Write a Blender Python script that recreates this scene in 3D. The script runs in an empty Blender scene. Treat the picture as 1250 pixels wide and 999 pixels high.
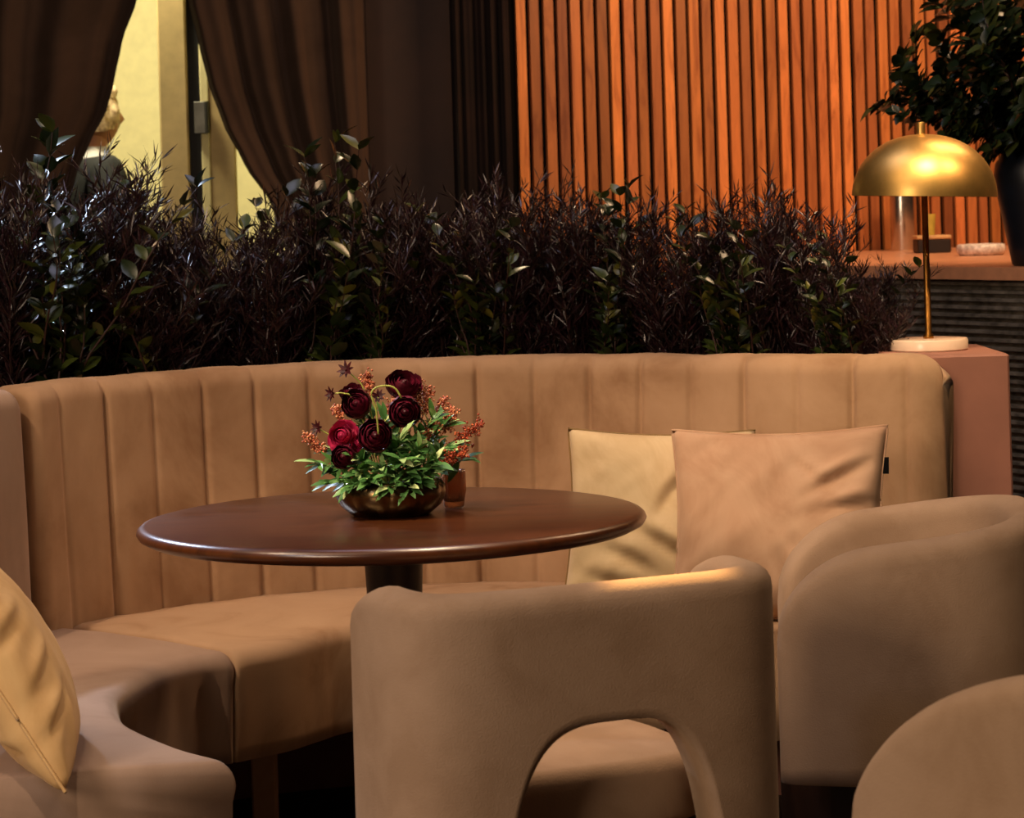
import bpy, math, random
from mathutils import Vector, Matrix, noise
rnd = random.Random(7)
sc = bpy.context.scene
col = sc.collection
PI = math.pi

# ------------------------------------------------------------------ survey helpers
F, H, ROLL, PX, PY = 3150.0, 1.28, math.radians(1.7), 625.0, 245.0
def _uv(x, y):
    a, b = x-PX, y-PY
    return a*math.cos(ROLL)-b*math.sin(ROLL), a*math.sin(ROLL)+b*math.cos(ROLL)
def at_h(x, y, h):
    u, v = _uv(x, y); d = F*(H-h)/v
    return Vector((u*d/F, d, h))
def at_d(x, y, d):
    u, v = _uv(x, y)
    return Vector((u*d/F, d, H-v*d/F))

# ------------------------------------------------------------------ object helpers
def lin(c):
    return tuple(((x/255)/12.92 if x/255 <= .04045 else ((x/255+.055)/1.055)**2.4) for x in c)

class MB:
    def __init__(s): s.v, s.f, s.c = [], [], []
    def add(s, verts, faces, color=None):
        n = len(s.v); s.v += [tuple(v) for v in verts]
        s.f += [tuple(i+n for i in f) for f in faces]
        s.c += [color]*len(faces)
    def grid(s, rows, closed_u=False, closed_v=False, cap=False, color=None):
        """rows: list of lists of points"""
        R, K = len(rows), len(rows[0]); fs = []
        for i in range(R if closed_u else R-1):
            for j in range(K if closed_v else K-1):
                a, b = i, (i+1) % R; c, d = j, (j+1) % K
                fs.append((a*K+c, a*K+d, b*K+d, b*K+c))
        if cap:
            fs.append(tuple(range(K))[::-1]); fs.append(tuple((R-1)*K+j for j in range(K)))
        s.add([p for r in rows for p in r], fs, color)
    def tube(s, pts, rad, seg=8, cap=True, color=None):
        pts = [Vector(p) for p in pts]; rows = []
        up = Vector((0, 0, 1))
        for i, p in enumerate(pts):
            t = (pts[min(i+1, len(pts)-1)]-pts[max(i-1, 0)])
            if t.length < 1e-9: t = Vector((0, 0, 1))
            t.normalize()
            a = t.cross(up)
            if a.length < .05: a = t.cross(Vector((1, 0, 0)))
            a.normalize(); b = t.cross(a)
            r = rad[i] if isinstance(rad, (list, tuple)) else rad
            rows.append([p+a*(r*math.cos(2*PI*k/seg))+b*(r*math.sin(2*PI*k/seg)) for k in range(seg)])
        s.grid(rows, closed_v=True, cap=cap, color=color)
    def lathe(s, prof, c=(0, 0, 0), seg=64, f=None):
        """prof: (r, z); closes poles when r==0. f(angle, z)->radius factor"""
        rows = []
        for r, z in prof:
            rows.append([(c[0]+max(r, 1e-5)*(f(2*PI*k/seg, z) if f else 1)*math.cos(2*PI*k/seg),
                          c[1]+max(r, 1e-5)*(f(2*PI*k/seg, z) if f else 1)*math.sin(2*PI*k/seg), c[2]+z) for k in range(seg)])
        s.grid(rows, closed_v=True)
    def box(s, lo, hi, color=None, b=0.0):
        x0, y0, z0 = lo; x1, y1, z1 = hi
        if b <= 0:
            s.add([(x0,y0,z0),(x1,y0,z0),(x1,y1,z0),(x0,y1,z0),(x0,y0,z1),(x1,y0,z1),(x1,y1,z1),(x0,y1,z1)],
                  [(0,3,2,1),(4,5,6,7),(0,1,5,4),(1,2,6,5),(2,3,7,6),(3,0,4,7)], color); return
        def ring(i, z):
            a, c, e, g = x0+i, x1-i, y0+i, y1-i
            return [(a+b,e,z),(c-b,e,z),(c,e+b,z),(c,g-b,z),(c-b,g,z),(a+b,g,z),(a,g-b,z),(a,e+b,z)]
        s.grid([ring(b, z0), ring(0, z0+b), ring(0, z1-b), ring(b, z1)], closed_v=True, cap=True, color=color)
    def build(s, name, mat, parent=None, smooth=True, world=True):
        me = bpy.data.meshes.new(name)
        off = parent.location if (parent is not None and world) else Vector((0, 0, 0))
        if parent is not None and world and parent.parent is not None: off = off+parent.parent.location
        me.from_pydata([tuple(Vector(v)-off) for v in s.v], [], s.f)
        if any(c is not None for c in s.c):
            at = me.color_attributes.new('Tint', 'FLOAT_COLOR', 'CORNER')
            k = 0
            for p, c in zip(me.polygons, s.c):
                c = c or (1, 1, 1)
                for _ in p.vertices:
                    at.data[k].color = (c[0], c[1], c[2], 1); k += 1
        me.polygons.foreach_set('use_smooth', [smooth]*len(me.polygons))
        me.update(); me.validate()
        o = bpy.data.objects.new(name, me); col.objects.link(o)
        if mat: me.materials.append(mat)
        if parent is not None: o.parent = parent
        return o

def sharp(o, ang=35):
    me = o.data
    try:
        me.set_sharp_from_angle(angle=math.radians(ang))
    except Exception: pass
    return o
def recalc(o):
    import bmesh
    bm = bmesh.new(); bm.from_mesh(o.data)
    bmesh.ops.recalc_face_normals(bm, faces=bm.faces); bm.to_mesh(o.data); bm.free()
    return o
def empty(name, loc=(0, 0, 0), rz=0):
    o = bpy.data.objects.new(name, None); col.objects.link(o)
    o.location = loc; o.rotation_euler = (0, 0, rz); o.empty_display_size = .05
    return o
def tag(o, label, cat, group=None, kind=None):
    o['label'] = label; o['category'] = cat
    if group: o['group'] = group
    if kind: o['kind'] = kind
    return o
def struct(o, label=None):
    o['kind'] = 'structure'
    return o
def copy_tree(o, parent=None):
    c = o.copy(); col.objects.link(c); c.parent = parent
    for ch in list(o.children): copy_tree(ch, c)
    return c

def spline(pts, n):
    """catmull-rom resampled by arc length to n points"""
    P = [Vector(p) for p in pts]; P = [P[0]*2-P[1]]+P+[P[-1]*2-P[-2]]
    dense = []
    for i in range(1, len(P)-2):
        for k in range(40):
            t = k/40; a, b, c, d = P[i-1], P[i], P[i+1], P[i+2]
            dense.append(.5*((2*b)+(c-a)*t+(2*a-5*b+4*c-d)*t*t+(-a+3*b-3*c+d)*t**3))
    dense.append(P[-2])
    L = [0]
    for i in range(1, len(dense)): L.append(L[-1]+(dense[i]-dense[i-1]).length)
    out = []; j = 0
    for k in range(n):
        s = L[-1]*k/(n-1)
        while j < len(L)-2 and L[j+1] < s: j += 1
        t = (s-L[j])/max(1e-9, L[j+1]-L[j])
        out.append(dense[j].lerp(dense[j+1], min(1, max(0, t))))
    return out, L[-1]

# ------------------------------------------------------------------ materials
def new_mat(name):
    m = bpy.data.materials.new(name); m.use_nodes = True
    nt = m.node_tree; b = nt.nodes['Principled BSDF']
    return m, nt, b
def setin(b, k, v):
    if k in b.inputs: b.inputs[k].default_value = v
def rgba(c): return (*lin(c), 1)
def ramp(nt, stops):
    r = nt.nodes.new('ShaderNodeValToRGB'); e = r.color_ramp.elements
    while len(e) < len(stops): e.new(.5)
    for i, (p, c) in enumerate(stops): e[i].position = p; e[i].color = c
    return r
def coord(nt, kind='Object', scale=(1, 1, 1)):
    t = nt.nodes.new('ShaderNodeTexCoord'); m = nt.nodes.new('ShaderNodeMapping')
    m.inputs['Scale'].default_value = scale
    nt.links.new(t.outputs[kind], m.inputs['Vector']); return m
def noise_n(nt, vec, scale, detail=4, rough=.55, dist=0):
    n = nt.nodes.new('ShaderNodeTexNoise'); n.inputs['Scale'].default_value = scale
    n.inputs['Detail'].default_value = detail; n.inputs['Roughness'].default_value = rough
    n.inputs['Distortion'].default_value = dist
    nt.links.new(vec.outputs[0], n.inputs['Vector']); return n
def add_bump(nt, b, src, strength, dist=.002):
    bp = nt.nodes.new('ShaderNodeBump'); bp.inputs['Strength'].default_value = strength; bp.inputs['Distance'].default_value = dist
    nt.links.new(src, bp.inputs['Height']); nt.links.new(bp.outputs[0], b.inputs['Normal']); return bp

def fabric(name, c1, c2, c3=None, patch=5.0, stretch=(1, 1, 1), weave=500, bump=.25, sheen=.25, dist=1.2):
    """velvet or linen: large nap patches and a fine weave"""
    m, nt, b = new_mat(name)
    mp = coord(nt, 'Object', stretch)
    n = noise_n(nt, mp, patch, 5, .6, dist)
    r = ramp(nt, [(.36, rgba(c2)), (.5, rgba(c1)), (.68, rgba(c3 or c1))])
    nt.links.new(n.outputs['Fac'], r.inputs['Fac']); nt.links.new(r.outputs['Color'], b.inputs['Base Color'])
    w = noise_n(nt, coord(nt), weave, 2, .5)
    add_bump(nt, b, w.outputs['Fac'], bump, .001)
    setin(b, 'Roughness', .85); setin(b, 'Sheen Weight', sheen); setin(b, 'Sheen Roughness', .45)
    setin(b, 'Sheen Tint', rgba((230, 200, 170))); setin(b, 'Specular IOR Level', .15)
    return m
def plain(name, c, rough=.5, metal=0, spec=.5, var=.12, scale=20, bump=0):
    m, nt, b = new_mat(name)
    n = noise_n(nt, coord(nt), scale, 4)
    d = tuple(max(0, x*(1-var)) for x in c); e = tuple(min(255, x*(1+var)) for x in c)
    r = ramp(nt, [(.3, rgba(d)), (.7, rgba(e))])
    nt.links.new(n.outputs['Fac'], r.inputs['Fac']); nt.links.new(r.outputs['Color'], b.inputs['Base Color'])
    setin(b, 'Roughness', rough); setin(b, 'Metallic', metal); setin(b, 'Specular IOR Level', spec)
    if bump: add_bump(nt, b, n.outputs['Fac'], bump, .003)
    return m
def leaf_mat(name, stops, rough=.35, spec=.5, trans=.0):
    m, nt, b = new_mat(name)
    g = nt.nodes.new('ShaderNodeNewGeometry')
    r = ramp(nt, [(p, rgba(c)) for p, c in stops])
    nt.links.new(g.outputs['Random Per Island'], r.inputs['Fac']); nt.links.new(r.outputs['Color'], b.inputs['Base Color'])
    setin(b, 'Roughness', rough); setin(b, 'Specular IOR Level', spec)
    if trans: setin(b, 'Subsurface Weight', 0)
    return m
def wood(name, c1, c2, scale=(1, 12, 1), rough=.35, nscale=3, tint=False, coat=0):
    m, nt, b = new_mat(name)
    mp = coord(nt, 'Object', scale)
    n = noise_n(nt, mp, nscale, 8, .62, 1.5)
    r = ramp(nt, [(.3, rgba(c2)), (.5, rgba(c1)), (.75, rgba(tuple(min(255, x*1.12) for x in c1)))])
    nt.links.new(n.outputs['Fac'], r.inputs['Fac'])
    out = r.outputs['Color']
    if tint:
        a = nt.nodes.new('ShaderNodeVertexColor'); a.layer_name = 'Tint'
        mx = nt.nodes.new('ShaderNodeMix'); mx.data_type = 'RGBA'; mx.blend_type = 'MULTIPLY'; mx.inputs[0].default_value = 1
        nt.links.new(out, mx.inputs[6]); nt.links.new(a.outputs['Color'], mx.inputs[7]); out = mx.outputs[2]
    nt.links.new(out, b.inputs['Base Color'])
    add_bump(nt, b, n.outputs['Fac'], .15, .002)
    setin(b, 'Roughness', rough); setin(b, 'Coat Weight', coat); setin(b, 'Coat Roughness', .25)
    return m

M = {}
M['velvet'] = fabric('banquette_velvet', (164, 130, 100), (140, 106, 78), (176, 142, 112), patch=4.0, stretch=(1, 1, .8), dist=.4)
M['velvet_grey'] = fabric('banquette_velvet_greyish', (152, 126, 108), (140, 114, 96), (160, 134, 116), patch=2.2, stretch=(1.4, 1.4, .7))
M['velvet_seat'] = fabric('banquette_seat_velvet', (174, 140, 108), (156, 120, 88), (182, 148, 116), patch=3.5)
M['linen'] = fabric('chair_linen', (158, 130, 106), (150, 122, 98), (164, 136, 112), patch=9, weave=420, bump=.6, sheen=.2, dist=.3)
M['cream_satin'] = fabric('cream_satin', (206, 180, 140), (196, 168, 128), (212, 188, 148), patch=6, weave=900, bump=.1, sheen=.3)
M['tan_satin'] = fabric('tan_velvet', (188, 150, 120), (178, 138, 108), (194, 158, 128), patch=6, weave=900, bump=.1, sheen=.35)
M['gold_cushion'] = fabric('gold_satin', (212, 172, 118), (200, 158, 104), (220, 182, 128), patch=5, weave=900, bump=.1, sheen=.3)
M['gold_piping'] = plain('gold_piping', (120, 92, 44), .7)
M['black_tag'] = plain('black_tag', (9, 8, 8), .9, spec=.1)
M['tag_print'] = plain('tag_print', (90, 88, 84), .5)
M['walnut'] = wood('table_walnut', (76, 38, 14), (54, 24, 10), scale=(1, 9, 1), rough=.3, nscale=4, coat=.3)
M['dark_wood'] = plain('dark_wood', (40, 23, 14), .4)
M['slat'] = wood('cedar_slat', (190, 112, 58), (148, 76, 34), scale=(7, 7, .9), rough=.5, nscale=3.0, tint=True)
M['black_void'] = plain('dark_backing', (5, 3, 2), .9, spec=.1)
M['brown_wall'] = plain('brown_wall', (48, 30, 21), .8, var=.06)
M['curtain'] = fabric('brown_drape', (56, 41, 32), (51, 37, 28), (62, 46, 36), patch=3, weave=600, sheen=.1)
M['curtain_dark'] = fabric('dark_drape', (24, 13, 11), (19, 10, 8), (28, 16, 12), patch=3, weave=600, sheen=.05)
M['hall'] = plain('hall_cream', (226, 216, 160), .8, var=.03)
M['jamb'] = plain('jamb_cream', (190, 166, 112), .6, var=.05)
M['black'] = plain('door_gap_shade', (8, 7, 6), .7)
M['steel'] = plain('hinge_steel', (80, 80, 74), .4, metal=.8)
M['floor'] = plain('dark_floor', (52, 34, 24), .7, scale=6)
M['terracotta'] = plain('terracotta_paint', (140, 92, 76), .75, var=.05, scale=9)
M['soil'] = plain('soil', (22, 16, 12), .95, var=.4, scale=90, bump=.5)
M['brass'] = plain('brushed_brass', (216, 172, 98), .40, metal=1, var=.1, scale=14)
M['brass_dark'] = plain('aged_brass', (150, 104, 48), .35, metal=1, var=.2, scale=30)
M['bowl_metal'] = plain('bronze_bowl', (98, 80, 54), .26, metal=1, var=.3, scale=25)
M['marble'] = plain('pale_marble', (222, 196, 172), .25, var=.05, scale=14)
M['counter_top'] = plain('counter_top', (214, 150, 110), .35, var=.06)
M['counter_rib'] = plain('counter_ribs', (112, 106, 96), .45, var=.35, scale=30)
M['vase'] = plain('navy_vase', (14, 20, 32), .38, var=.2)
M['ceramic'] = plain('speckled_ceramic', (220, 196, 184), .3, var=.22, scale=60)
M['silver'] = plain('silver_metal', (205, 196, 184), .25, metal=1, var=.08)
M['box_dark'] = plain('dark_box', (30, 18, 12), .5)
M['box_lid'] = plain('box_lid', (206, 158, 104), .5)
M['cup'] = plain('yellow_cup', (190, 166, 70), .4)
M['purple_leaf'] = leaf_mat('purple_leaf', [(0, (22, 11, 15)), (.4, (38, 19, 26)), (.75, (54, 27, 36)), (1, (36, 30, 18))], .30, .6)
M['twig'] = plain('twig_brown', (56, 30, 24), .6)
M['green_leaf'] = leaf_mat('dark_green_leaf', [(0, (18, 28, 13)), (.5, (32, 44, 18)), (.85, (62, 72, 26)), (1, (104, 98, 38))], .3, .6)
M['vase_leaf'] = leaf_mat('vase_leaf', [(0, (16, 28, 14)), (.6, (26, 42, 20)), (1, (66, 70, 28))], .35, .5)
M['fresh_leaf'] = leaf_mat('fresh_leaf', [(0, (52, 92, 44)), (.5, (98, 146, 76)), (.85, (160, 190, 124)), (1, (190, 206, 140))], .4, .4)
M['stem_green'] = plain('stem_green', (150, 156, 70), .5)
M['petal_dark'] = leaf_mat('burgundy_petal', [(0, (58, 8, 22)), (.6, (92, 16, 38)), (.92, (120, 24, 50)), (1, (190, 90, 110))], .45, .35)
M['petal_magenta'] = leaf_mat('magenta_petal', [(0, (140, 20, 60)), (.6, (184, 40, 84)), (1, (206, 80, 110))], .45, .35)
M['petal_black'] = leaf_mat('maroon_petal', [(0, (40, 6, 14)), (1, (74, 12, 20))], .5, .3)
M['berry'] = leaf_mat('coral_berries', [(0, (150, 76, 52)), (.5, (196, 112, 82)), (1, (214, 156, 104))], .5, .3)
M['berry_rust'] = leaf_mat('rust_berries', [(0, (134, 50, 28)), (.6, (172, 74, 42)), (1, (192, 100, 58))], .5, .3)
M['hair'] = plain('blond_hair', (226, 186, 148), .6, var=.25, scale=60)
M['skin'] = plain('skin', (206, 146, 112), .5, var=.04)
M['jacket'] = plain('dark_jacket', (18, 21, 20), .8)
M['shirt'] = plain('white_shirt', (225, 222, 215), .8, var=.03)
def amber():
    m, nt, b = new_mat('amber_glass')
    n = noise_n(nt, coord(nt), 20)
    r = ramp(nt, [(.3, rgba((206, 150, 110))), (.7, rgba((220, 168, 128)))])
    nt.links.new(n.outputs['Fac'], r.inputs['Fac']); nt.links.new(r.outputs['Color'], b.inputs['Base Color'])
    setin(b, 'Transmission Weight', .75); setin(b, 'Roughness', .12); setin(b, 'IOR', 1.45)
    return m
M['amber'] = amber()

# ------------------------------------------------------------------ the room
m = MB(); m.box((-6, -1, -.05), (6, 13, 0)); struct(m.build('floor', M['floor'], smooth=False))

# slatted wall, receding to the right
W0 = Vector((.03, 8.29, 0)); WT = math.atan(.38); WD = Vector((math.cos(WT), math.sin(WT), 0)); WN = Vector((WD.y, -WD.x, 0))
m = MB()
def wallbox(mb, s0, s1, n0, n1, z0, z1, color=None):
    ps = [W0+WD*s+WN*n for s, n in ((s0, n0), (s1, n0), (s1, n1), (s0, n1))]
    mb.add([(p.x, p.y, z0) for p in ps]+[(p.x, p.y, z1) for p in ps],
           [(0,1,2,3),(4,7,6,5),(0,4,5,1),(1,5,6,2),(2,6,7,3),(3,7,4,0)], color)
PITCH = .0469
wallbox(m, -.02, 3.2, -.09, -.011, 0, 3.0, None)
wb = struct(m.build('wall_back', M['black_void'], smooth=False))
m = MB()
for k in range(66):
    t = rnd.choice([.5, .7, .8, .9, 1.0, 1.1, 1.25, 1.4])*rnd.uniform(.92, 1.06)
    w = .0325+rnd.uniform(-.002, .002); s = k*PITCH+rnd.uniform(-.0015, .0015)
    if k == 2: t = .75
    wallbox(m, s, s+w, -.011, .004, 0, 3.0, (t, t*rnd.uniform(.93, 1.04), t*rnd.uniform(.85, 1.05)))
so = m.build('slat_cladding', M['slat'], wb, smooth=False)

# brown flat wall and header, doorway to its left
m = MB(); m.box((-.60, 8.32, 0), (.06, 8.44, 3.0)); m.box((-2.0, 8.32, 2.3), (-.60, 8.44, 3.0)); m.box((-4.5, 8.32, 0), (-2.0, 8.44, 3.0))
struct(m.build('wall_left', M['brown_wall'], smooth=False))
# the hall behind
m = MB(); m.box((-4.5, 10.6, 0), (.06, 10.7, 3.0)); hall = struct(m.build('wall_hall', M['hall'], smooth=False))
m = MB(); m.box((-.05, 8.44, 0), (.0, 10.6, 3.0)); struct(m.build('wall_hall_right', M['hall'], smooth=False))
xj0, xj1 = at_d(193, 90, 8.75).x, at_d(228, 90, 8.75).x
m = MB(); m.box((xj0, 8.75, 0), (xj1, 8.87, 2.6), b=.006); struct(m.build('trim_1', M['jamb'], smooth=False))
xd1 = at_d(242.5, 90, 8.75).x
m = MB(); m.box((xj1+.001, 8.77, 0), (xd1, 8.85, 2.6)); struct(m.build('door_shadow_strip', M['black'], smooth=False))  # black strip painted in for the door frame's shadow, not a trim piece
dr = empty('door_1', (xd1, 8.78, 0)); struct(dr)
xd2 = at_d(253, 90, 8.75).x
m = MB(); m.box((xd1+.001, 8.76, .01), (xd2, 9.0, 2.55), b=.003); m.build('door_edge', M['hall'], dr, smooth=False)
m = MB(); m.box((xd2+.001, 8.765, .01), (xd2+.085, 8.81, 2.55), b=.003); m.build('door_leaf', M['jamb'], dr, smooth=False)
m = MB()
z1, z0 = at_d(248, 124, 8.75).z, at_d(248, 163, 8.75).z
m.box((xd1-.02, 8.745, z0), (xd1+.02, 8.758, z1), b=.002)
m.tube([(xd1+.024, 8.745, z0), (xd1+.024, 8.745, z1)], .008, 10)
m.build('hinge', M['steel'], dr, smooth=False)

# ------------------------------------------------------------------ curtains
def curtain(name, L, Rr, depth, ztop, folds, amp, mat, label, seed, phase=0):
    """L/Rr: lists of (z, x) edges, interpolated; cloth hangs between them"""
    rg = random.Random(seed)
    def ev(tab, z):
        for i in range(len(tab)-1):
            (za, xa), (zb, xb) = tab[i], tab[i+1]
            if zb <= z <= za:
                t = (za-z)/(za-zb); t = t*t*(3-2*t)*.35+t*.65
                return xa+(xb-xa)*t
        return tab[-1][1] if z < tab[-1][0] else tab[0][1]
    rows = []; NX, NZ = 150, 70
    wob = [rg.uniform(-.5, .5) for _ in range(12)]
    for j in range(NZ):
        z = ztop*(1-j/(NZ-1))+.004
        a, b = ev(L, z), ev(Rr, z); row = []
        sq = max(.45, (b-a)/max(1e-6, ev(Rr, ztop)-ev(L, ztop)))
        for i in range(NX):
            t = i/(NX-1)
            ph = 2*PI*folds*(t+.03*math.sin(5*t+wob[0]*4)+.02*math.sin(11*t+wob[1]*6))+phase
            y = amp*(math.sin(ph)+.35*math.sin(2.3*ph+1+wob[2]*3+z*.7))*(.8+.3*math.sin(t*7+wob[3]*5))
            xx = a+(b-a)*t+.25*amp*math.cos(ph)*(1-abs(2*t-1)**6)
            row.append((xx, depth+y/ sq**.3, z))
        rows.append(row)
    back = [[(x, y+.006, z) for x, y, z in r] for r in rows]
    mb = MB(); mb.grid(rows); mb.grid(back)
    o = mb.build(name, mat); tag(o, label, 'curtain')
    return o
def ez(pts, d):  # edge given as photo survey points on the curtain's plane -> (z, x)
    out = []
    for x, y in pts:
        p = at_d(x, y, d); out.append((p.z, p.x))
    return out
DC = 8.12
zt = 2.45
top = at_d(180, -130, DC)
curtain('curtain', [(zt, -2.2), (1.3, -1.95), (0, -1.95)], ez([(196, -130), (182, -60), (167, 0), (149, 50), (139, 100), (130, 135), (110, 172), (92, 215), (70, 300), (70, 600)], DC)+[(0, -1.43)],
        DC, zt, 4.6, .030, M['curtain'], 'brown drape gathered back beside the blond person in the doorway', 3, .4)
curtain('curtain', ez([(212, -130), (220, -60), (228, 0), (240, 50), (252, 100), (270, 150), (296, 200), (330, 250), (350, 320), (345, 600)], DC)+[(0, -.72)], [(zt, at_d(445, 0, DC).x), (0, at_d(445, 245, DC).x+.02)],
        DC, zt, 4.2, .030, M['curtain'], 'brown drape swept aside from the doorway, between door hinge and plain brown wall', 5, 1.2)
curtain('curtain', [(zt, at_d(548, 0, 8.2).x), (0, at_d(548, 245, 8.2).x+.02)], [(zt, at_d(622, 0, 8.2).x-.005), (0, at_d(622, 0, 8.2).x-.005)],
        8.18, zt, 5.2, .016, M['curtain_dark'], 'narrow near-black drape hanging at the end of the slatted wood wall', 9, .3)

# ------------------------------------------------------------------ person in the hall
def person():
    hc = at_d(110, 141, 8.98)          # head centre
    bx, by = hc.x, hc.y; gz = 0
    top = 1.70; k = (hc.z+.11)/top
    root = empty('person', (bx, by, 0), PI*.5+.5)   # local -y is the facing direction
    tag(root, 'blond person in dark jacket and white collar standing behind the gathered drape', 'person')
    J = {'pel': (0,0,.93,.15,.11), 'wst': (0,0,1.08,.13,.10), 'chs': (0,-.01,1.28,.155,.11), 'nkb': (0,.01,1.44,.065,.062), 'nek': (0,-.0,1.50,.055,.055), 'hed': (0,-.01,1.56,.06,.06),
         'shl': (.17,.01,1.395,.058,.056), 'ell': (.225,.02,1.11,.046,.046), 'wrl': (.22,-.06,.87,.03,.026), 'hal': (.215,-.09,.80,.03,.02),
         'shr': (-.17,.01,1.395,.058,.056), 'elr': (-.225,.02,1.11,.046,.046), 'wrr': (-.22,-.06,.87,.03,.026), 'har': (-.215,-.09,.80,.03,.02),
         'hpl': (.09,0,.88,.09,.09), 'knl': (.10,-.01,.49,.06,.06), 'anl': (.10,.02,.09,.042,.045), 'tol': (.11,-.13,.04,.04,.03),
         'hpr': (-.09,0,.88,.09,.09), 'knr': (-.10,-.01,.49,.06,.06), 'anr': (-.10,.02,.09,.042,.045), 'tor': (-.11,-.13,.04,.04,.03)}
    E = [('pel','wst'),('wst','chs'),('chs','nkb'),('nkb','nek'),('nek','hed'),('chs','shl'),('shl','ell'),('ell','wrl'),('wrl','hal'),('chs','shr'),('shr','elr'),('elr','wrr'),('wrr','har'),
         ('pel','hpl'),('hpl','knl'),('knl','anl'),('anl','tol'),('pel','hpr'),('hpr','knr'),('knr','anr'),('anr','tor')]
    def skin(name, keys, edges, mat, grow=0, extra=()):
        ks = list(keys); me = bpy.data.meshes.new(name)
        me.from_pydata([Vector(J[q][:3])*k for q in ks], [(ks.index(a), ks.index(b)) for a, b in edges], [])
        o = bpy.data.objects.new(name, me); col.objects.link(o); o.parent = root
        md = o.modifiers.new('skin', 'SKIN'); md.use_smooth_shade = True
        for i, q in enumerate(ks):
            sv = me.skin_vertices[0].data[i]; sv.radius = ((J[q][3]+grow)*k, (J[q][4]+grow)*k)
            sv.use_root = (i == 0)
        ss = o.modifiers.new('sub', 'SUBSURF'); ss.levels = 2; ss.render_levels = 2
        me.materials.append(mat); return o
    # fingers
    for s in ('l', 'r'):
        sg = 1 if s == 'l' else -1
        for i, (dy, ln) in enumerate(((-.025, .07), (-.009, .08), (.008, .075), (.022, .058))):
            a, b, c = f'f{s}{i}a', f'f{s}{i}b', f'f{s}{i}c'
            J[a] = (sg*.213, -.09+dy, .785, .010, .010); J[b] = (sg*.208, -.10+dy, .785-ln*.5, .009, .009); J[c] = (sg*.198, -.10+dy, .785-ln, .007, .007)
            E.extend([('ha'+s, a), (a, b), (b, c)])
        J[f't{s}a'] = (sg*.205, -.125, .815, .011, .011); J[f't{s}b'] = (sg*.198, -.145, .775, .009, .009)
        E.extend([('ha'+s, f't{s}a'), (f't{s}a', f't{s}b')])
    skin('body', J.keys(), E, M['skin'])
    up = ['pel','wst','chs','nkb','shl','ell','wrl','shr','elr','wrr']
    skin('jacket', up, [e for e in E if e[0] in up and e[1] in up], M['jacket'], .016)
    lo = ['pel','hpl','knl','anl','hpr','knr','anr']
    skin('trousers', lo, [e for e in E if e[0] in lo and e[1] in lo], M['jacket'], .014)
    # head: shaped ellipsoid with face
    mb = MB(); rows = []
    for i in range(25):
        th = PI*i/24; row = []
        for j in range(36):
            ph = 2*PI*j/36; nx, ny, nz = math.sin(th)*math.cos(ph), math.sin(th)*math.sin(ph), math.cos(th)
            x, y, z = .074*nx, .094*ny, .118*nz
            if nz < 0: x *= 1-.30*nz*nz; y = y*(1-.18*nz*nz)-(.012 if ny < 0 else 0)*(-nz)
            fr = max(0, -ny)
            y -= .024*fr**8*math.exp(-((nz+.12)/.16)**2)*math.exp(-(nx/.14)**2)      # nose
            y += .008*fr**3*math.exp(-((nz-.06)/.1)**2)*math.exp(-((abs(nx)-.4)/.18)**2)   # eye sockets
            y -= .006*fr**6*math.exp(-((nz+.45)/.08)**2)*math.exp(-(nx/.25)**2)      # lips
            row.append((x, y, z))
        rows.append(row)
    mb.grid(rows, closed_v=True)
    hz = hc.z
    hd = empty('head', (0, -.01, hz)); hd.parent = root
    def pb(mb, n, mt): return mb.build(n, mt, hd, world=False)
    pb(mb, 'face', M['skin'])
    for sg in (1, -1):
        e = MB(); e.lathe([(0,-.011),(.007,-.009),(.011,0),(.007,.009),(0,.011)], (sg*.031, -.074, .008), 12); pb(e, 'eye', M['shirt'])
        e = MB(); rws = []
        for i in range(9):
            a = 2*PI*i/9; rws.append((math.cos(a)*.016, math.sin(a)*.03))
        e.grid([[(sg*.072, .005+x*.9, z) for x, z in rws], [(sg*.085, .008+x, z*1.02) for x, z in rws], [(sg*.080, .008+x*.5, z*.5) for x, z in rws]], closed_v=True, cap=True); pb(e, 'ear', M['skin'])
    mb = MB(); rows = []
    for i in range(22):
        th = PI*.64*i/21; row = []
        for j in range(48):
            ph = 2*PI*j/48; nx, ny, nz = math.sin(th)*math.cos(ph), math.sin(th)*math.sin(ph), math.cos(th)
            lim = 1.0 if ny > -.25 or nz > .55 else .86
            w = 1.13+.05*noise.noise(Vector((nx*4, ny*4, nz*4)))+.07*noise.noise(Vector((nx*9, ny*9, nz*9)))
            row.append((.079*nx*w*lim, .098*ny*w*lim, .122*nz*w*lim))
        rows.append(row)
    mb.grid(rows, closed_v=True); pb(mb, 'hair', M['hair'])
    mb = MB(); rows = []
    for i in range(5):
        t = i/4; rows.append([((.062+.018*(1-t))*math.cos(2*PI*j/24), (.062+.014*(1-t))*math.sin(2*PI*j/24)+.0, hc.z-.165+.055*t) for j in range(24)])
    mb.grid(rows, closed_v=True); mb.build('shirt_collar', M['shirt'], root, world=False)
person()

# ------------------------------------------------------------------ bar counter and what stands on it
CH = 1.075
A, B_ = at_h(1136, 325.8, CH), at_h(1250, 327, CH)
cd = (B_-A).normalized(); A2 = A-cd*.75; B2 = B_+cd*1.6
# rear edge lies along the slatted wall
def wall_pt(s, n=.012): return W0+WD*s+WN*n
ct = empty('bar_counter', (A.x+.6, A.y+.4, 0)); tag(ct, 'dark horizontally ribbed bar counter with a pale top', 'bar counter')
A2w = wall_pt(.60); B2w = wall_pt(3.1)
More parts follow.
